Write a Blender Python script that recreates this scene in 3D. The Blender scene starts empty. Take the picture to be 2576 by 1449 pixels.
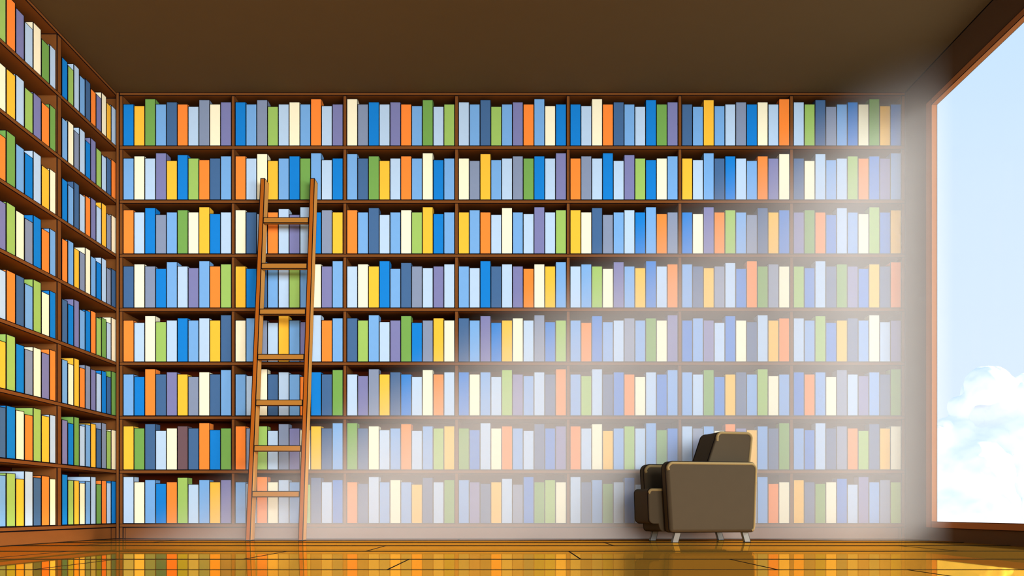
import bpy, math
from mathutils import Vector

# ------------------------------------------------------------------ frame / calibration
F, XV, H = 2230.0, 1280.0, 1287.0          # focal length and vanishing point, in pixels of the 2576 px frame
S = 283.0                                   # pixels per metre on the front plane of the back bookcase
D = F / S                                   # its distance from the camera
EYE = 68.0 / S
def X(px, Y=D): return (px - XV) * Y / F
def Z(py, Y=D): return EYE + (H - py) * Y / F

sc = bpy.context.scene
col = sc.collection
sc.view_settings.view_transform = 'Standard'
sc.view_settings.look = 'None'
sc.view_settings.gamma = 1.0
sc.view_settings.use_curve_mapping = False
sc.view_settings.exposure = -0.13
try:
    sc.cycles.use_denoising = True
    sc.cycles.volume_bounces = 2
    sc.cycles.max_bounces = 8
    sc.cycles.diffuse_bounces = 4
    sc.cycles.volume_step_rate = 1.0
except Exception:
    pass

# ------------------------------------------------------------------ materials
def lin(c):
    c /= 255.0
    return c / 12.92 if c <= 0.04045 else ((c + 0.055) / 1.055) ** 2.4
def rgb(h, k=1.0):
    h = h.lstrip('#')
    return tuple(lin(int(h[i:i + 2], 16)) * k for i in (0, 2, 4)) + (1.0,)

def mat(name, colour, rough=0.9, spec=0.0, metallic=0.0, grain=0.0, scale=(1, 1, 1), gs=6.0):
    m = bpy.data.materials.new(name); m.use_nodes = True
    nt = m.node_tree; b = nt.nodes['Principled BSDF']
    b.inputs['Base Color'].default_value = colour
    b.inputs['Roughness'].default_value = rough
    b.inputs['Specular IOR Level'].default_value = spec
    b.inputs['Metallic'].default_value = metallic
    if grain:
        tc = nt.nodes.new('ShaderNodeTexCoord'); mp = nt.nodes.new('ShaderNodeMapping')
        no = nt.nodes.new('ShaderNodeTexNoise'); mx = nt.nodes.new('ShaderNodeMix'); mx.data_type = 'RGBA'
        mp.inputs['Scale'].default_value = scale
        no.inputs['Scale'].default_value = gs; no.inputs['Detail'].default_value = 3
        nt.links.new(tc.outputs['Object'], mp.inputs['Vector'])
        nt.links.new(mp.outputs['Vector'], no.inputs['Vector'])
        nt.links.new(no.outputs['Fac'], mx.inputs['Factor'])
        mx.inputs['A'].default_value = tuple(c * (1 - grain) for c in colour[:3]) + (1,)
        mx.inputs['B'].default_value = tuple(min(1, c * (1 + grain)) for c in colour[:3]) + (1,)
        nt.links.new(mx.outputs['Result'], b.inputs['Base Color'])
    return m

INK = mat('dark_edging', (0.006, 0.005, 0.006, 1), 1.0)
BOOK = {
    'B': ('bright blue', '#1B83DB'), 'L': ('light blue', '#76AFEA'), 'P': ('pale blue', '#B6D6F5'),
    'N': ('navy', '#466C9B'), 'U': ('purple', '#7C82B6'), 'S': ('grey', '#8496B4'),
    'E': ('light green', '#9CC668'), 'G': ('dark green', '#74A956'), 'O': ('orange', '#FF8E3C'),
    'Y': ('yellow', '#FDC440'), 'C': ('cream', '#FCFADA'), 'M': ('brown', '#6E5860')}
KEYS = list(BOOK)
BM = {k: mat(v[0].replace(' ', '_') + '_cloth', rgb(v[1]), 0.9, 0.0, grain=0.03, gs=20) for k, v in BOOK.items()}
PAPER = mat('page_paper', rgb('#EFE6CF'), 1.0)
WOOD = mat('shelf_wood', rgb('#794A23'), 0.9, grain=0.06, scale=(1, 1, 5), gs=5)
BACKW = mat('dark_back_board', rgb('#521E0A'), 0.9, grain=0.05)
UNDER = WOOD
CEIL = mat('ceiling_paint', rgb('#5C4B32'), 1.0, grain=0.02)
WALL = mat('wall_paint', rgb('#57402C'), 1.0, grain=0.03, gs=2)
FRAME = mat('window_frame_wood', rgb('#9C6238'), 0.9, grain=0.04)
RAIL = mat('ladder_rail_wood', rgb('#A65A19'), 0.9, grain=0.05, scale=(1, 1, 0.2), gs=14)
RAIL_LIT = mat('ladder_lit_side_wood', rgb('#D69C50'), 0.9, grain=0.05, scale=(1, 1, 0.2), gs=14)  # lighter than the fronts: sunlight on the rail sides put into the colour
RUNG = mat('ladder_rung_wood', rgb('#A97431'), 0.9, grain=0.05, scale=(0.2, 1, 1), gs=14)
LEATHER = mat('brown_upholstery', rgb('#433A2C'), 0.9, spec=0.05, grain=0.04, gs=12)
LIT_TAN = mat('tan_sunlit_highlight', rgb('#7F6D47'), 0.8, spec=0.1)  # pale tan stands for sunlight catching the armchair edges
STEEL = mat('grey_metal_leg', rgb('#7C7E7A'), 0.5, spec=0.3)

# floor: warm lacquered boards, diffuse wood under a tinted lacquer that mirrors the room
FLOOR = bpy.data.materials.new('lacquered_floor_boards'); FLOOR.use_nodes = True
nt = FLOOR.node_tree; nt.nodes.clear()
o = nt.nodes.new('ShaderNodeOutputMaterial'); ad = nt.nodes.new('ShaderNodeAddShader')
df = nt.nodes.new('ShaderNodeBsdfDiffuse'); gl = nt.nodes.new('ShaderNodeBsdfGlossy')
tc = nt.nodes.new('ShaderNodeTexCoord'); mp = nt.nodes.new('ShaderNodeMapping'); no = nt.nodes.new('ShaderNodeTexNoise')
mx = nt.nodes.new('ShaderNodeMix'); mx.data_type = 'RGBA'
mp.inputs['Scale'].default_value = (0.3, 3, 1); no.inputs['Scale'].default_value = 2.0
FD = (0.095, 0.048, 0.0065)
mx.inputs['A'].default_value = tuple(c * 0.94 for c in FD) + (1,)
mx.inputs['B'].default_value = tuple(c * 1.06 for c in FD) + (1,)
gl.inputs['Color'].default_value = (0.80, 0.37, 0.036, 1); gl.inputs['Roughness'].default_value = 0.02
nt.links.new(tc.outputs['Object'], mp.inputs['Vector']); nt.links.new(mp.outputs['Vector'], no.inputs['Vector'])
nt.links.new(no.outputs['Fac'], mx.inputs['Factor']); nt.links.new(mx.outputs['Result'], df.inputs['Color'])
nt.links.new(df.outputs[0], ad.inputs[0]); nt.links.new(gl.outputs[0], ad.inputs[1]); nt.links.new(ad.outputs[0], o.inputs['Surface'])

GLASS = bpy.data.materials.new('window_glass'); GLASS.use_nodes = True
nt = GLASS.node_tree; nt.nodes.clear()
o = nt.nodes.new('ShaderNodeOutputMaterial'); ms = nt.nodes.new('ShaderNodeMixShader')
tr = nt.nodes.new('ShaderNodeBsdfTransparent'); gg = nt.nodes.new('ShaderNodeBsdfGlossy')
gg.inputs['Roughness'].default_value = 0.02; ms.inputs[0].default_value = 0.006
nt.links.new(tr.outputs[0], ms.inputs[1]); nt.links.new(gg.outputs[0], ms.inputs[2]); nt.links.new(ms.outputs[0], o.inputs['Surface'])
CLOUD = mat('cloud_white', (0.97, 0.98, 1.0, 1), 1.0)

# ------------------------------------------------------------------ mesh builder
FACES = [(0, 1, 5, 4), (3, 7, 6, 2), (0, 4, 7, 3), (1, 2, 6, 5), (0, 3, 2, 1), (4, 5, 6, 7)]
# corner order: 0 x0y0z0, 1 x1y0z0, 2 x1y1z0, 3 x0y1z0, 4..7 the same on top. faces: front(-y) back left right bottom top
class MB:
    def __init__(s): s.v = []; s.f = []; s.m = []; s.mats = []
    def mi(s, m):
        if m not in s.mats: s.mats.append(m)
        return s.mats.index(m)
    def hexa(s, c, m, w=0.004, sides=None, ink=INK, paper=None):
        """a six-sided board whose every face carries a thin dark edging of width w (number or (wx,wy,wz))"""
        c = [Vector(p) for p in c]
        ws = (w, w, w) if not isinstance(w, tuple) else w
        axis = {0: (0, 2), 1: (2, 0), 2: (1, 2), 3: (1, 2), 4: (1, 0), 5: (0, 1)}
        b = len(s.v); s.v += [tuple(p) for p in c]
        for k, fc in enumerate(FACES):
            mm = s.mi(sides[k] if sides and sides.get(k) else m)
            q = [c[i] for i in fc]
            if not ink or w == 0:
                s.f.append(tuple(b + i for i in fc)); s.m.append(mm); continue
            a, bb = q[1] - q[0], q[3] - q[0]
            la, lb = max(a.length, 1e-6), max(bb.length, 1e-6)
            def wof(vec):
                n = [abs(t) for t in vec]; return ws[n.index(max(n))]
            ta = min(0.3, wof(a) / la); tb = min(0.3, wof(bb) / lb)
            def bil(u, t): return (q[0] * (1 - u) + q[1] * u) * (1 - t) + (q[3] * (1 - u) + q[2] * u) * t
            inn = [bil(ta, tb), bil(1 - ta, tb), bil(1 - ta, 1 - tb), bil(ta, 1 - tb)]
            ib = len(s.v); s.v += [tuple(p) for p in inn]
            im = s.mi(ink)
            for j in range(4):
                s.f.append((b + fc[j], b + fc[(j + 1) % 4], ib + (j + 1) % 4, ib + j)); s.m.append(im)
            if paper and k == 5:                       # sunken block of page edges on the top of a book
                dn = Vector((0, 0, -0.006)); pb = len(s.v); s.v += [tuple(p + dn) for p in inn]
                for j in range(4):
                    s.f.append((ib + j, ib + (j + 1) % 4, pb + (j + 1) % 4, pb + j)); s.m.append(mm)
                s.f.append((pb, pb + 1, pb + 2, pb + 3)); s.m.append(s.mi(paper))
            else:
                s.f.append((ib, ib + 1, ib + 2, ib + 3)); s.m.append(mm)
    def box(s, x0, x1, y0, y1, z0, z1, m, w=0.004, **k):
        s.hexa([(x0, y0, z0), (x1, y0, z0), (x1, y1, z0), (x0, y1, z0),
                (x0, y0, z1), (x1, y0, z1), (x1, y1, z1), (x0, y1, z1)], m, w, **k)
    def build(s, name, parent=None, origin=None):
        me = bpy.data.meshes.new(name)
        v = s.v
        if origin: v = [(p[0] - origin[0], p[1] - origin[1], p[2] - origin[2]) for p in v]
        me.from_pydata(v, [], s.f)
        for m in s.mats: me.materials.append(m)
        me.polygons.foreach_set('material_index', s.m); me.update()
        ob = bpy.data.objects.new(name, me); col.objects.link(ob)
        if origin: ob.location = origin
        if parent: ob.parent = parent
        return ob

def empty(name, loc):
    e = bpy.data.objects.new(name, None); col.objects.link(e); e.location = loc; e.empty_display_size = 0.1
    return e
def tag(ob, label=None, cat=None, group=None, kind=None):
    if label: ob['label'] = label
    if cat: ob['category'] = cat
    if group: ob['group'] = group
    if kind: ob['kind'] = kind
    return ob
def part(name, mb, parent):
    """build a part whose coordinates were given in world space under a thing placed by location only"""
    ob = mb.build(name); ob.parent = parent
    ob.matrix_parent_inverse.identity()
    ob.location = tuple(-c for c in parent.location)
    return ob

# ------------------------------------------------------------------ room shell
XL = X(292)                  # front plane of the left bookcase
XR = X(2278)                 # right wall
XW = XL - 0.40               # left wall
YB = D + 0.37                # back wall
ZC = Z(232)                  # ceiling
Y0 = -0.6                    # the room is open behind the camera

m = MB(); m.box(XW - 0.1, XR + 0.04, Y0, YB + 0.1, -0.1, 0, FLOOR, 0)
lines = [7.88, 7.443, 6.870, 6.231, 5.359, 4.466, 3.658, 2.9, 2.2, 1.5, 0.8, 0.1]
for Yl in lines:             # raised dark seams between the boards
    hh = 1.05 * Yl / F
    m.box(XW, XR, Yl, Yl + 0.005, 0, hh, INK, 0)
joints = {0: [1158, 2048], 1: [447, 2436], 2: [288, 1520], 3: [970, 2260], 4: [171, 722, 1431], 5: [295, 1029, 1836],
          6: [2283], 7: [400, 1500], 8: [900], 9: [1300], 10: [700]}
for r, pxs in joints.items():
    for px in pxs:
        xx = X(px, lines[r])
        m.box(xx - 0.0008 * lines[r + 1], xx + 0.0008 * lines[r + 1], lines[r + 1], lines[r], 0, 0.0012, INK, 0)
tag(m.build('floor'), kind='structure')
m = MB(); m.box(XW - 0.1, XR, Y0, YB, ZC, ZC + 0.1, CEIL, 0.006); tag(m.build('ceiling'), kind='structure')
m = MB(); m.box(XW - 0.1, XW, Y0, YB + 0.1, 0, ZC, WALL, 0); tag(m.build('wall_left'), kind='structure')
m = MB(); m.box(XW, XR, YB, YB + 0.1, 0, ZC, WALL, 0); tag(m.build('wall_back'), kind='structure')
# right wall round the long window
WY1, WY0 = 7.384, 0.3        # opening
WZ0, WZ1 = 0.154, 3.631
T = 0.04
m = MB()
m.box(XR, XR + T, WY1, YB + 0.1, 0, ZC, WALL, 0)
m.box(XR, XR + T, Y0, WY0, 0, ZC, WALL, 0)
m.box(XR, XR + T, WY0, WY1, WZ1, ZC, WALL, 0)
m.box(XR, XR + T, WY0, WY1, 0, WZ0, WALL, 0)
m.box(XR - 0.002, XR, D - 0.002, D + 0.004, 0, ZC, INK, 0)
m.box(XR - 0.005, XR, Y0, D, ZC - 0.005, ZC, INK, 0)
tag(m.build('wall_right'), kind='structure')
win = empty('window_1', (XR, (WY0 + WY1) / 2, WZ0)); tag(win, kind='structure')
m = MB(); c = 0.092; cz = 0.05; p = 0.010
m.box(XR - p, XR + T, WY1 - 0.004, WY1 + c, WZ0 - cz, WZ1 + cz, FRAME, 0.004)
m.box(XR - p, XR + T, WY0 - c, WY0 + 0.004, WZ0 - cz, WZ1 + cz, FRAME, 0.004)
m.box(XR - p, XR + T, WY0, WY1 - 0.003, WZ1 - 0.004, WZ1 + cz, FRAME, 0.004)
m.box(XR - p, XR + T, WY0, WY1 - 0.003, WZ0 - cz, WZ0 + 0.004, FRAME, 0.004)
part('window_frame', m, win)
m = MB(); m.box(XR + 0.030, XR + 0.034, WY0, WY1, WZ0, WZ1, GLASS, 0); part('window_pane', m, win)

# ------------------------------------------------------------------ bookcases
ROWY = [366.7, 502.7, 638.6, 774.5, 910.4, 1046.3, 1182.2, 1317.4]     # shelf tops, pixels on the back plane
ST = 9.2 / S
DIV = [300, 582, 863, 1144, 1425, 1706, 1987, 2268]
DEP = 0.34
bc = empty('bookcase', (X(1290), D + 0.17, 0))
tag(bc, 'wide brown wooden bookcase of seven bays filling the whole back wall', 'bookcase')
BX0, BX1 = X(300), X(2277)
for i, py in enumerate(ROWY):
    m = MB(); z = Z(py)
    m.box(BX0, BX1, D, D + DEP, z - ST, z, WOOD, 0.005); part('shelf', m, bc)
m = MB(); m.box(BX0, BX1, D, D + DEP, Z(240.5), ZC - 0.001, WOOD, 0.005); part('top_board', m, bc)
for d in DIV:
    m = MB(); m.box(X(d), X(d + 9), D + 0.002, D + DEP, 0 if d in (300, 2268) else Z(1320), Z(240.5), WOOD, 0.004); part('upright', m, bc)
m = MB(); m.box(BX0, BX1, D + DEP, D + DEP + 0.02, 0, ZC - 0.001, BACKW, 0.004); part('back_panel', m, bc)
m = MB(); m.box(X(309), X(2268), D + 0.006, D + 0.03, 0, Z(1327), WOOD, 0.004)
m.box(X(309.5), X(315), D + 0.003, D + 0.02, 0, Z(1327), WOOD, 0.004)
m.box(X(2262), X(2267.5), D + 0.003, D + 0.02, 0, Z(1327), WOOD, 0.004); part('plinth', m, bc)
m = MB(); m.box(XL, X(300) - 0.0005, D - 0.002, D + 0.05, 0, ZC - 0.001, WOOD, 0.004); part('corner_post', m, bc)

LY1 = D * 1.008
LREC = 0.012
def yl(px, off=991.4): return D * off / (XV - px)
near_px = [144.1, 124.5, 103.9, 83.2, 61.4, 39.3, 15.4]
far_px = [292, 279.5, 267.6, 255.2, 241.5, 227.8, 214.2, 199.5, 185.6, 170.4, 155.3]
ny = [yl(p_) for p_ in near_px]; ny[0] = D * 988 / (XV - 144.6) - 0.002
while len(ny) < 11: ny.append(ny[-1] - 0.116)
LYE = ny[-1] - 0.005 - 0.06      # near end of the case
lc = empty('bookcase', (XL - 0.18, (LYE + LY1) / 2, 0))
tag(lc, 'brown wooden bookcase along the left wall, seen at a steep angle', 'bookcase')
LB = XL - 0.36
for py in ROWY:
    m = MB(); z = Z(py); m.box(LB, XL, LYE, LY1 - 0.001, z - ST, z, WOOD, 0.005); part('shelf', m, lc)
m = MB(); m.box(LB, XL, LYE, LY1 - 0.001, Z(240.5), ZC - 0.001, WOOD, 0.005); part('top_board', m, lc)
ud = [(LYE, LYE + 0.06), (yl(144.1) + 0.003, yl(155.3) - 0.003)]
UD0, UD1 = D * 988 / (XV - 144.6), D * 988 / (XV - 154.9)
for a, b in ((LYE, LYE + 0.06), (UD0, UD1), (LY1 - 0.018, LY1 - 0.001)):
    m = MB(); 
    m.box(LB, XL - 0.002, a, b, Z(1320) if a == UD0 else 0, Z(240.5), WOOD, 0.006)
    part('upright', m, lc)
m = MB(); m.box(LB - 0.02, LB, LYE, LY1, 0, ZC - 0.001, BACKW, 0.004); part('back_panel', m, lc)
m = MB(); m.box(XL - 0.03, XL - 0.006, LYE + 0.06, LY1 - 0.02, 0, Z(1327), WOOD, 0.004)
m.box(XL - 0.028, XL - 0.003, D - 0.09, D - 0.004, 0, Z(1327), WOOD, 0.004); part('plinth', m, lc)

# ------------------------------------------------------------------ books: colours and heights read shelf by shelf
HB = {'0': 99.6, '1': 101.5, '2': 105.6, '3': 111, '6': 114.3, '4': 116.6, '5': 118.8}
HL = {'l': 97, 'm': 102, 'h': 107, 't': 114}
BACK = [
 ["BYGLNOPSCU 2152320423", "BLSEPCLOPU 3240232512", "CSBPUOLGPE 5232321402", "PLNELUOLCB 3240232512", "BPCONLPBGU 2152320423", "NLYLPSBCPO 2041232325", "PENSLBCGYB 3240232512"],
 ["LCPUYBEONL 2325062123", "OPCYLBGLPB 3240232512", "LNGYPOLCBL 4230232512", "CSYLPSGBPU 2041232325", "OSPBPUEBCL 2325062123", "YPLNBPLOUC 2152320324", "NCPLPEOBUL 2041232325"],
 ["OPBSLGCYBP 3240232512", "CNPOPUPBSY 3212605232", "OLNPLCEYBL 3240232512", "YLOPCLPUPE 2320421523", "YCNSLPBLOS 3240232512", "BCUOELSNYB 2152320423", "UGOBPLCEBY 2320421523"],
 ["NCSBLPULOE 2320421523", "YBNLPELCUL 2042122325", "PCYBLNSPUP 2325062123", "LPBNPUOCYL 2152320324", "PLECULYBPO 2320421523", "LNYSPBOGSC 3212605232", "EBPNGUBYNO 2152320324"],
 ["OPCEPBLPYN 2041232325", "CLSPYLUPOL 2320421523", "NELPUGBSYC 3251240232", "NLUBYCPSBE 3240232512", "LOBLPSLGCU 2041232325", "BLUPBCNPYO 2320421523", "PLEBYNLCPU 3240232512"],
 ["LBONUYSCNL 2052320324", "LPCNPLOBNG 2152320324", "PUSYNBPCOP 2152320423", "BCLPEULPNO 3230421325", "LEPNBOCPBL 2152320324", "LPGBYNLECL 3240232512", "BOLCSPULNG 3230421325"],
 ["YGNPCMNOBG 3240232512", "OSEPSUCYNL 3230421325", "GNCPLOPLEY 5231240323", "GBPCOLPNBU 2152320423", "OPCYLEPLGB 3240232512", "PSLCOUYLNG 3230421325", "LBPNSOENYC 2152320423"],
 ["PCLBOEPLYU 5231240323", "LPOCPLENPB 2152320423", "ONPLCLYNPG 2152320423", "LUNYPSBGEC 3212605232", "PNLGPBPSLY 5231240323", "PNLGYUSLOC 3240232512", "YNGCBPULSE 3212605232"],
]
LFAR = ["BEPLNOUCYP mltmhlltmh", "LCSPBUEPNO mhltltmlmh", "BLNPOUPYSC mltlmhltlm", "OLYSCLBPSN mhlltmltlm", "NBULBOEGPC mltlmhlmlt", "LCYOSUPBNG mltlhmlhlt", "UBGPLYNSEC mltlmhltlm", "BEYCLPGOPB tmmlmtlhmh"]
LNEAR = ["EOUPCGP mthltlm", "CYPEUOG mmhlmlh", "OGLBPYC ltmltlm", "UECSBOL mhmltlh", "PONLECB mhhltlh", "YEBSCUO ltmlhmt", "NBCOEYP mhmltmh", "LEYPNOC mhltmhm"]

SHN = ['top shelf', 'second shelf down', 'third shelf down', 'fourth shelf down', 'fifth shelf down', 'sixth shelf down', 'seventh shelf down', 'bottom shelf']
ORD = ['first', 'second', 'third', 'fourth', 'fifth', 'sixth', 'seventh', 'eighth', 'ninth', 'tenth']

# what stands in front of the shelves, in pixels: ladder rails, rungs, armchair
def inside(px, py):
    if 451 < py < 1330:
        t = (py - 451) / 909.0
        for a, b in ((655, 678), (782, 805)):
            if a - 35 * t < px < b - 36 * t: return True
        for ry in (554, 669, 784, 898, 1013, 1128, 1243):
            if abs(py - ry) < 8 and 645 - 30 * t < px < 790: return True
    if 1590 < px < 1676 and py > 1231: return True
    if 1603 < px < 1676 and py > 1162: return True
    if 1671 < px < 1914 and py > 1162: return True
    if 1770 < px < 1893 and py > 1088: return True
    return px < 0 or py < 0

books = []   # dict(colour, corners, area, label info)
for r in range(8):
    for b in range(7):
        cs, hs = BACK[r][b].split()
        x0 = DIV[b] + 9.3; x1 = DIV[b] + (282 if b == 0 else 281) - 0.3
        if b == 6: x1 = 2267.6
        w = (x1 - x0) / 10
        for i in range(10):
            h = HB[hs[i]]; a = 0
            for q in range(7):
                for k in range(10):
                    if not inside(x0 + w * (i + (q + 0.5) / 7), ROWY[r] - h * (k + 0.5) / 10): a += 1
            books.append(dict(c=cs[i], side='back', r=r, b=b, i=i, row=cs, area=a / 70 * w * h,
                              box=(X(x0 + w * i) + 0.0003, X(x0 + w * (i + 1)) - 0.0003, D + 0.004, D + 0.11, Z(ROWY[r]) + 0.0003, Z(ROWY[r]) + h / S)))
def left_row(r, data, ys, which, pxs):
    cs, hs = data.split()
    n = len(cs)
    for i in range(n):
        j = n - 1 - i
        y1_, y0_ = ys[j], ys[j + 1]
        h = HL[hs[i]] - 13.0 * (1 - r / 7)
        if j + 1 < len(pxs): wpx = pxs[j] - max(0, pxs[j + 1])
        else: wpx = pxs[j]
        zr = (y0_ + y1_) / 2 / D
        vis = h - LREC * S * max(0, (H - ROWY[r])) / 1000.0
        top = H - (H - ROWY[r] + h) / zr
        ar = max(0, wpx) * (vis / zr + min(0, top))
        if which == 'nearer': ar *= 1.14        # their far sides and top edges show as well
        books.append(dict(c=cs[i], side='left', r=r, b=which, i=i, row=cs, area=ar,
                          box=(XL - LREC - 0.25, XL - LREC, y0_ + 0.0003, y1_ - 0.0003, Z(ROWY[r]) + 0.0003, Z(ROWY[r]) + h / S)))
far_y = [yl(p_) for p_ in far_px]
far_y[0] = LY1 - 0.020
for r in range(8):
    left_row(r, LFAR[r], far_y, 'farther', far_px)
    left_row(r, LNEAR[r], ny, 'nearer', near_px)
hidden = []
for r in range(8):          # the near bay goes on past the edge of the frame
    for k, (cc, hh) in enumerate(zip("PLGB"[r % 3:] + "NOY", (98, 106, 101))):
        y1_, y0_ = ny[7 + k], ny[8 + k]
        hidden.append(dict(c=cc, side='left', r=r, b='nearer', i=-1, row='', area=0,
                           box=(XL - LREC - 0.25, XL - LREC, y0_ + 0.0003, y1_ - 0.0003, Z(ROWY[r]) + 0.0003, Z(ROWY[r]) + hh / S)))

def add_book(m, bk):
    w = (0.0042, 0.0042, 0.0048) if bk['side'] == 'back' else (0.004, 0.0085, 0.005)
    m.box(*bk['box'], BM[bk['c']], w, paper=PAPER)

def bookname(bk): return BOOK[bk['c']][0]
def make_label(bk):
    row, i = bk['row'], bk['i']
    if bk['side'] == 'back':
        place = f"{SHN[bk['r']]}, {ORD[bk['b']]} back-wall bay"
    else:
        place = f"{SHN[bk['r']]}, {bk['b']} left-wall bay"
    n = len(row)
    def key(k):
        return (row[k], tuple(sorted((row[k - 1] if k > 0 else '-', row[k + 1] if k < n - 1 else '+'))))
    uniq = sum(1 for k in range(n) if key(k) == key(i)) == 1
    me = bookname(bk)
    if not uniq or (bk['side'] == 'left' and bk['b'] == 'nearer' and i == 0):
        if bk['side'] == 'left':
            return f"{me} book, {ORD[n - 1 - i]} from right, {place}" if i < n - 1 else f"{me} book at right end, {place}"
        return f"{me} book, {ORD[i]} from left, {place}"
    if i == 0: return f"{me} book at left end beside {BOOK[row[1]][0]} one, {place}"
    if i == n - 1: return f"{me} book at right end beside {BOOK[row[-2]][0]} one, {place}"
    a, b = BOOK[row[i - 1]][0], BOOK[row[i + 1]][0]
    if a == b: return f"{me} book between two {a} ones, {place}"
    return f"{me} book between {a} and {b} ones, {place}"

books.sort(key=lambda q: -q['area'])
for bk in books[:300]:
    x0, x1, y0, y1, z0, z1 = bk['box']
    m = MB(); add_book(m, bk)
    ob = m.build('book', origin=((x0 + x1) / 2, (y0 + y1) / 2, z0))
    tag(ob, make_label(bk), 'book', 'books on the back wall shelves' if bk['side'] == 'back' else 'books on the left wall shelves')
m = MB()
for bk in books[300:] + hidden: add_book(m, bk)
tag(m.build('books'), 'all the remaining, mostly shorter coloured books standing between the others on every shelf', 'books', kind='stuff')

# ------------------------------------------------------------------ ladder leaning on the back bookcase
LT = 3.153
YBOT, YTOP = 7.30, 7.743
def ly(z): return YBOT + (YTOP - YBOT) * z / LT
lad = empty('ladder', (-1.935, 7.4, 0))
tag(lad, 'brown wooden ladder with seven rungs leaning against the back bookcase', 'ladder')
RW, RD = 0.041, 0.125
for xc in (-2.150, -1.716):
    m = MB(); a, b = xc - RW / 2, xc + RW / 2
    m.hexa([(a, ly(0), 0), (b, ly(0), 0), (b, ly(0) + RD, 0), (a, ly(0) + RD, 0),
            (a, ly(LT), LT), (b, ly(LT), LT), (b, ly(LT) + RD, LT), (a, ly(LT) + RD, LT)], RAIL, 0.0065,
           sides={2: RAIL_LIT, 3: RAIL_LIT})
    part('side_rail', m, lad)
for py in (554, 669, 784, 898, 1013, 1128, 1243):
    z = 1.0
    for _ in range(8): z = EYE + (H - py) * ly(z) / F
    m = MB(); hh = 0.026; a, b = -2.150 + RW / 2 - 0.001, -1.716 - RW / 2 + 0.001
    m.hexa([(a, ly(z - hh) - 0.004, z - hh), (b, ly(z - hh) - 0.004, z - hh), (b, ly(z - hh) + 0.04, z - hh), (a, ly(z - hh) + 0.04, z - hh),
            (a, ly(z + hh) - 0.004, z + hh), (b, ly(z + hh) - 0.004, z + hh), (b, ly(z + hh) + 0.04, z + hh), (a, ly(z + hh) + 0.04, z + hh)], RUNG, 0.0065)
    part('rung', m, lad)

# ------------------------------------------------------------------ armchair
th = math.radians(12)
R0 = Vector((1.956, 6.95, 0)); fd = Vector((-math.cos(th), -math.sin(th), 0)); sd = Vector((-math.sin(th), math.cos(th), 0))
ch = empty('armchair', (1.55, 7.15, 0))
tag(ch, 'brown upholstered armchair on grey metal legs, facing left by the window', 'armchair')
def P3(u, v, w): return R0 + fd * u + sd * v + Vector((0, 0, w))
def rounded(poly, rad, n=6):
    out = []; N = len(poly)
    for i in range(N):
        p0, p1, p2 = [Vector(poly[(i + k) % N]) for k in (-1, 0, 1)]
        r = rad[i] if isinstance(rad, (list, tuple)) else rad
        d0 = (p0 - p1).normalized(); d1 = (p2 - p1).normalized()
        if r < 1e-4: out.append(tuple(p1)); continue
        ang = d0.angle(d1); t = r / math.tan(ang / 2)
        cen = p1 + (d0 + d1).normalized() * (r / math.sin(ang / 2))
        a, b = p1 + d0 * t - cen, p1 + d1 * t - cen
        tot = a.angle_signed(b) if hasattr(a, 'angle_signed') else 0
        a0 = math.atan2(a.y, a.x); a1 = math.atan2(b.y, b.x); dl = (a1 - a0 + math.pi) % (2 * math.pi) - math.pi
        for k in range(n + 1):
            q = a0 + dl * k / n; out.append((cen.x + r * math.cos(q), cen.y + r * math.sin(q)))
    return out
def prism(name, poly, rad, v0, v1, mt, parent, bev=0.022, outline=True):
    pts = rounded([Vector(p_).to_2d() if False else p_ for p_ in poly], rad)
    n = len(pts)
    vs = [tuple(P3(u, v0, w) - Vector(ch.location)) for u, w in pts] + [tuple(P3(u, v1, w) - Vector(ch.location)) for u, w in pts]
    fs = [tuple(range(n)), tuple(range(2 * n - 1, n - 1, -1))] + [(i, i + n, (i + 1) % n + n, (i + 1) % n) for i in range(n)]
    me = bpy.data.meshes.new(name); me.from_pydata(vs, [], fs); me.materials.append(mt)
    for p_ in me.polygons: p_.use_smooth = True
    ob = bpy.data.objects.new(name, me); col.objects.link(ob); ob.parent = parent
    if bev:
        bm_ = ob.modifiers.new('soft_edge', 'BEVEL'); bm_.width = bev; bm_.segments = 4; bm_.limit_method = 'ANGLE'; bm_.angle_limit = math.radians(55); bm_.harden_normals = True
    if outline:        # dark welting sewn round both edges
        cu = bpy.data.curves.new('piping', 'CURVE'); cu.dimensions = '3D'; cu.bevel_depth = 0.0034; cu.bevel_resolution = 1
        for vv in (v0 + bev * 1.0, v1 - bev * 1.0):
            sp = cu.splines.new('POLY'); sp.points.add(n - 1); sp.use_cyclic_u = True
            for k, (u, w) in enumerate(pts):
                q = P3(u, vv, w) - Vector(ch.location); sp.points[k].co = (q.x, q.y, q.z, 1)
        cu.materials.append(INK)
        dg = bpy.data.objects.new('piping_curve', cu); col.objects.link(dg)
        me2 = bpy.data.meshes.new_from_object(dg)
        bpy.data.objects.remove(dg)
        po = bpy.data.objects.new('piping', me2); col.objects.link(po); po.parent = ob
        tag(po, 'thin dark piping')
    return ob
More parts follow.
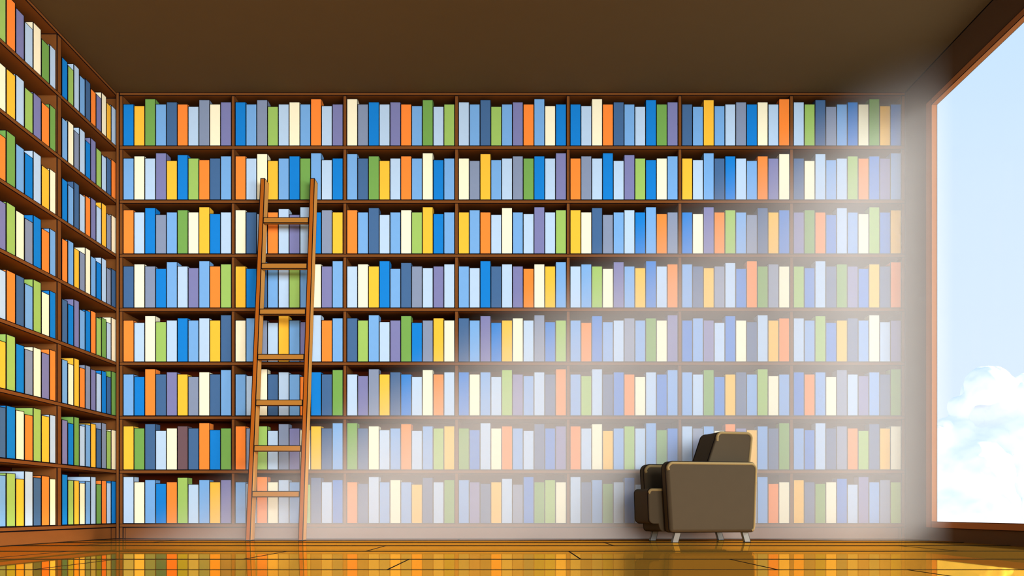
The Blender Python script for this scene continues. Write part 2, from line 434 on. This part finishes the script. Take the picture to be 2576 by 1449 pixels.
def highlight(path, v, parent, rad=0.012):
    """sunlit edge highlight, built into the shape as a tan strip: a tube along (u, w) points"""
    cu = bpy.data.curves.new('highlight', 'CURVE'); cu.dimensions = '3D'; cu.bevel_depth = rad; cu.bevel_resolution = 3; cu.use_fill_caps = True
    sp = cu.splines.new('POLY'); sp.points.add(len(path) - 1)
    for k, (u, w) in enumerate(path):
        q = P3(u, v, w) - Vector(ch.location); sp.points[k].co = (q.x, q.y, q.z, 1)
    cu.materials.append(LIT_TAN)
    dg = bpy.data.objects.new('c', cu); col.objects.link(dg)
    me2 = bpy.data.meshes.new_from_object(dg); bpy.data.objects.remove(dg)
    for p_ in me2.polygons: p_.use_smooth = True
    o_ = bpy.data.objects.new('highlight', me2); col.objects.link(o_); o_.parent = parent
    tag(o_, 'tan tube coloured as the sunlit band along the edge')
def arc(cx, cy, r, a0, a1, n=8):
    return [(cx + r * math.cos(math.radians(a0 + (a1 - a0) * k / n)), cy + r * math.sin(math.radians(a0 + (a1 - a0) * k / n))) for k in range(n + 1)]
# (u, w) outlines; u from the rear towards the front, w up
arm = [(0.022, 0.080), (0.0, 0.628), (0.768, 0.628), (0.732, 0.080)]
A1 = prism('armrest', arm, [0.03, 0.055, 0.055, 0.03], 0.0, 0.13, LEATHER, ch, 0.028)
apath = [(0.744, 0.560)] + arc(0.710, 0.571, 0.041, 5, 90) + arc(0.059, 0.571, 0.041, 90, 178) + [(0.034, 0.14)] + arc(0.064, 0.120, 0.028, 180, 250, 4)
highlight(apath, 0.009, A1)
A2 = prism('armrest', arm, [0.03, 0.055, 0.055, 0.03], 0.47, 0.60, LEATHER, ch, 0.028)
highlight(apath[:12], 0.479, A2)
prism('seat_base', [(0.04, 0.085), (0.03, 0.20), (0.79, 0.20), (0.76, 0.085)], [0.02, 0.01, 0.01, 0.035], 0.131, 0.469, LEATHER, ch, 0.01, False)
CU = prism('seat_cushion', [(0.20, 0.145), (0.20, 0.42), (0.862, 0.42), (0.852, 0.145)], [0.01, 0.02, 0.03, 0.04], 0.1315, 0.4685, LEATHER, ch, 0.02)
highlight([(0.858, 0.385)] + arc(0.828, 0.386, 0.024, 5, 90) + [(0.40, 0.410)], 0.138, CU)
BR = prism('backrest', [(0.045, 0.20), (-0.020, 0.876), (0.275, 0.876), (0.44, 0.40), (0.44, 0.20)], [0.01, 0.05, 0.05, 0.01, 0.01], 0.1312, 0.4688, LEATHER, ch, 0.025)
highlight([(0.283, 0.80)] + arc(0.243, 0.824, 0.040, 20, 90) + arc(0.028, 0.824, 0.040, 90, 178) + [(0.010, 0.62), (0.030, 0.45)], 0.139, BR)
for v in (0.05, 0.52):
    for ut, ub in ((0.092, 0.063), (0.645, 0.672)):
        m = MB(); k = 0.0255
        cs = [P3(ub - k, v, 0), P3(ub + k, v, 0), P3(ub + k, v + 0.03, 0), P3(ub - k, v + 0.03, 0),
              P3(ut - k, v, 0.095), P3(ut + k, v, 0.095), P3(ut + k, v + 0.03, 0.095), P3(ut - k, v + 0.03, 0.095)]
        m.hexa(cs, STEEL, 0.003); ob = part('leg', m, ch); tag(ob, 'slanted flat grey metal leg')

# ------------------------------------------------------------------ cloud beyond the window
import bmesh
bm = bmesh.new()
blobs = [(2496, 968, 50), (2520, 945, 26), (2470, 990, 40), (2540, 962, 30), (2590, 975, 38), (2630, 1000, 60), (2425, 1020, 30), (2450, 1045, 45),
         (2380, 1068, 18), (2398, 1062, 16), (2365, 1085, 16), (2420, 1110, 70), (2520, 1060, 75), (2600, 1100, 90), (2380, 1190, 80), (2480, 1180, 95),
         (2590, 1210, 100), (2360, 1290, 70), (2440, 1290, 90), (2540, 1300, 90), (2640, 1310, 90), (2540, 1000, 45), (2395, 1170, 50), (2500, 1120, 60), (2560, 1180, 50), (2530, 1260, 45), (2700, 1080, 90), (2720, 1220, 110)]
for k, (px, py, r) in enumerate(blobs):
    Yc = 60 + (k * 7 % 5) * 0.6
    ret = bmesh.ops.create_icosphere(bm, subdivisions=3, radius=r * Yc / F)
    for v in ret['verts']: v.co = v.co + Vector((X(px, Yc), Yc + r / 60.0, Z(py, Yc)))
for f_ in bm.faces: f_.smooth = True
me = bpy.data.meshes.new('cloud'); bm.to_mesh(me); bm.free(); me.materials.append(CLOUD)
ob = bpy.data.objects.new('cloud', me); col.objects.link(ob)
rm = ob.modifiers.new('merge', 'REMESH'); rm.mode = 'VOXEL'; rm.voxel_size = 0.16; rm.use_smooth_shade = True
sm_ = ob.modifiers.new('soften', 'SMOOTH'); sm_.factor = 0.6; sm_.iterations = 5
tx = bpy.data.textures.new('puffs', 'CLOUDS'); tx.noise_scale = 1.1
dm = ob.modifiers.new('puffs', 'DISPLACE'); dm.texture = tx; dm.strength = 0.5; dm.texture_coords = 'GLOBAL'
tag(ob, 'billowing white cloud in the blue sky beyond the window', 'cloud')

# ------------------------------------------------------------------ haze hanging in the sunbeam before the back bookcase
HZ = bpy.data.materials.new('sunlit_haze'); HZ.use_nodes = True
nt = HZ.node_tree; nt.nodes.clear()
N = nt.nodes.new; Lk = nt.links.new
o = N('ShaderNodeOutputMaterial'); vs = N('ShaderNodeVolumeScatter'); Lk(vs.outputs[0], o.inputs['Volume'])
vs.inputs['Color'].default_value = (1.0, 0.965, 0.91, 1); vs.inputs['Anisotropy'].default_value = -0.5
tc = N('ShaderNodeTexCoord'); sx = N('ShaderNodeSeparateXYZ'); Lk(tc.outputs['Object'], sx.inputs[0])
# height below the slanting top of the beam: (3.84 - 0.615 * (3.53 - x)) - z
def mth(op, a, b=None):
    n = N('ShaderNodeMath'); n.operation = op
    for k, q in enumerate((a, b)):
        if q is None: continue
        if isinstance(q, (int, float)): n.inputs[k].default_value = q
        else: Lk(q, n.inputs[k])
    return n.outputs[0]
u = mth('SUBTRACT', mth('ADD', mth('MULTIPLY', sx.outputs['X'], 0.615), 3.84 - 0.615 * 3.53), sx.outputs['Z'])
mr = N('ShaderNodeMapRange'); mr.interpolation_type = 'SMOOTHSTEP'
mr.inputs['From Min'].default_value = -0.45; mr.inputs['From Max'].default_value = 0.7
mr.inputs['To Min'].default_value = 0.0; mr.inputs['To Max'].default_value = 0.62
Lk(u, mr.inputs['Value'])
rp = N('ShaderNodeValToRGB'); xr = N('ShaderNodeMapRange'); xr.inputs['From Min'].default_value = -3.5; xr.inputs['From Max'].default_value = 3.5
Lk(sx.outputs['X'], xr.inputs['Value']); Lk(xr.outputs['Result'], rp.inputs[0])
el = rp.color_ramp.elements
el[0].position = 0; el[0].color = (0.52, 0.52, 0.52, 1); el[1].position = 1; el[1].color = (0.42, 0.42, 0.42, 1)
for xx, vv in ((0.0, 0.50), (1.1, 0.82), (2.1, 0.72), (2.8, 0.56)):
    q_ = el.new((xx + 3.5) / 7); q_.color = (vv, vv, vv, 1)
Lk(mth('MULTIPLY', mth('MULTIPLY', mr.outputs['Result'], rp.outputs[0]), 2.0), vs.inputs['Density'])
m = MB(); hp = [(-3.2, 7.12), (0.0, 7.12), (1.1, 7.45), (2.1, 7.42), (2.7, 7.0), (XR - 0.012, 7.0), (XR - 0.012, D - 0.006), (-3.2, D - 0.006)]; n8 = len(hp)
m.v = [(a, b, 0.006) for a, b in hp] + [(a, b, ZC - 0.01) for a, b in hp]
m.f = [tuple(range(n8 - 1, -1, -1)), tuple(range(n8, 2 * n8))] + [(i, (i + 1) % n8, (i + 1) % n8 + n8, i + n8) for i in range(n8)]
m.m = [m.mi(HZ)] * (n8 + 2)
hz = m.build('haze'); tag(hz, 'pale sunlit haze slanting down from the window across the back shelves', 'haze', kind='stuff')

# ------------------------------------------------------------------ sky
w = bpy.data.worlds.new('sky'); sc.world = w; w.use_nodes = True
nt = w.node_tree; bg = nt.nodes['Background']
tc = nt.nodes.new('ShaderNodeTexCoord'); sx = nt.nodes.new('ShaderNodeSeparateXYZ'); cr = nt.nodes.new('ShaderNodeValToRGB')
nt.links.new(tc.outputs['Generated'], sx.inputs[0]); nt.links.new(sx.outputs['Z'], cr.inputs[0]); 
gt = nt.nodes.new('ShaderNodeMapRange'); gt.inputs['From Min'].default_value = -0.05; gt.inputs['From Max'].default_value = 0.0
gt.inputs['To Min'].default_value = 1.0; gt.inputs['To Max'].default_value = 0.0
wm = nt.nodes.new('ShaderNodeMix'); wm.data_type = 'RGBA'; wm.inputs['B'].default_value = (1.25, 1.3, 1.36, 1)  # bright glow below the horizon, added to whiten the cloud front
nt.links.new(sx.outputs['Z'], gt.inputs['Value']); nt.links.new(gt.outputs['Result'], wm.inputs['Factor'])
nt.links.new(cr.outputs[0], wm.inputs['A']); nt.links.new(wm.outputs['Result'], bg.inputs[0])
e = cr.color_ramp.elements
e[0].position = 0.0; e[0].color = rgb('#E2F1FD'); e[1].position = 0.55; e[1].color = rgb('#BFE2FF')
q = e.new(0.30); q.color = rgb('#D6EBFD')
bg.inputs[1].default_value = 1.12

# ------------------------------------------------------------------ lights
def aim(ob, tgt): ob.rotation_euler = (Vector(tgt) - ob.location).to_track_quat('-Z', 'Y').to_euler()
def light(name, kind, loc, tgt, energy, colour=(1, 1, 1), **k):
    l = bpy.data.lights.new(name, kind); l.energy = energy; l.color = colour
    for a, b in k.items(): setattr(l, a, b)
    ob = bpy.data.objects.new(name, l); col.objects.link(ob); ob.location = loc; aim(ob, tgt)
    return ob
light('sun', 'SUN', (12, 5, 7), (12 - 1, 5 + 0.04, 7 - 0.53), 8.5, (1, 0.97, 0.92), angle=math.radians(6))
light('added_key_light', 'AREA', (7.4, -14.0, 2.8), (-0.5, 7.9, 2.0), 5500, (1, 1, 1), shape='RECTANGLE', size=12, size_y=6)  # unseen area lamp, added to light the back shelves evenly
light('left_case_fill', 'SPOT', (2.9, 2.2, 1.9), (-3.6, 6.9, 2.0), 600, (1, 1, 1), spot_size=math.radians(55), spot_blend=1.0, shadow_soft_size=0.5)  # unseen spot, added to brighten the left bookcase

# ------------------------------------------------------------------ camera
cd = bpy.data.cameras.new('camera'); cam = bpy.data.objects.new('camera', cd); col.objects.link(cam)
cd.sensor_width = 36; cd.sensor_fit = 'HORIZONTAL'; cd.lens = F / 2576 * 36
cd.shift_x = (1288 - XV) / 2576; cd.shift_y = (H - 724.5) / 2576
cam.location = (0, 0, EYE); cam.rotation_euler = (math.radians(90), 0, 0)
cd.clip_start = 0.05; cd.clip_end = 500
sc.camera = cam
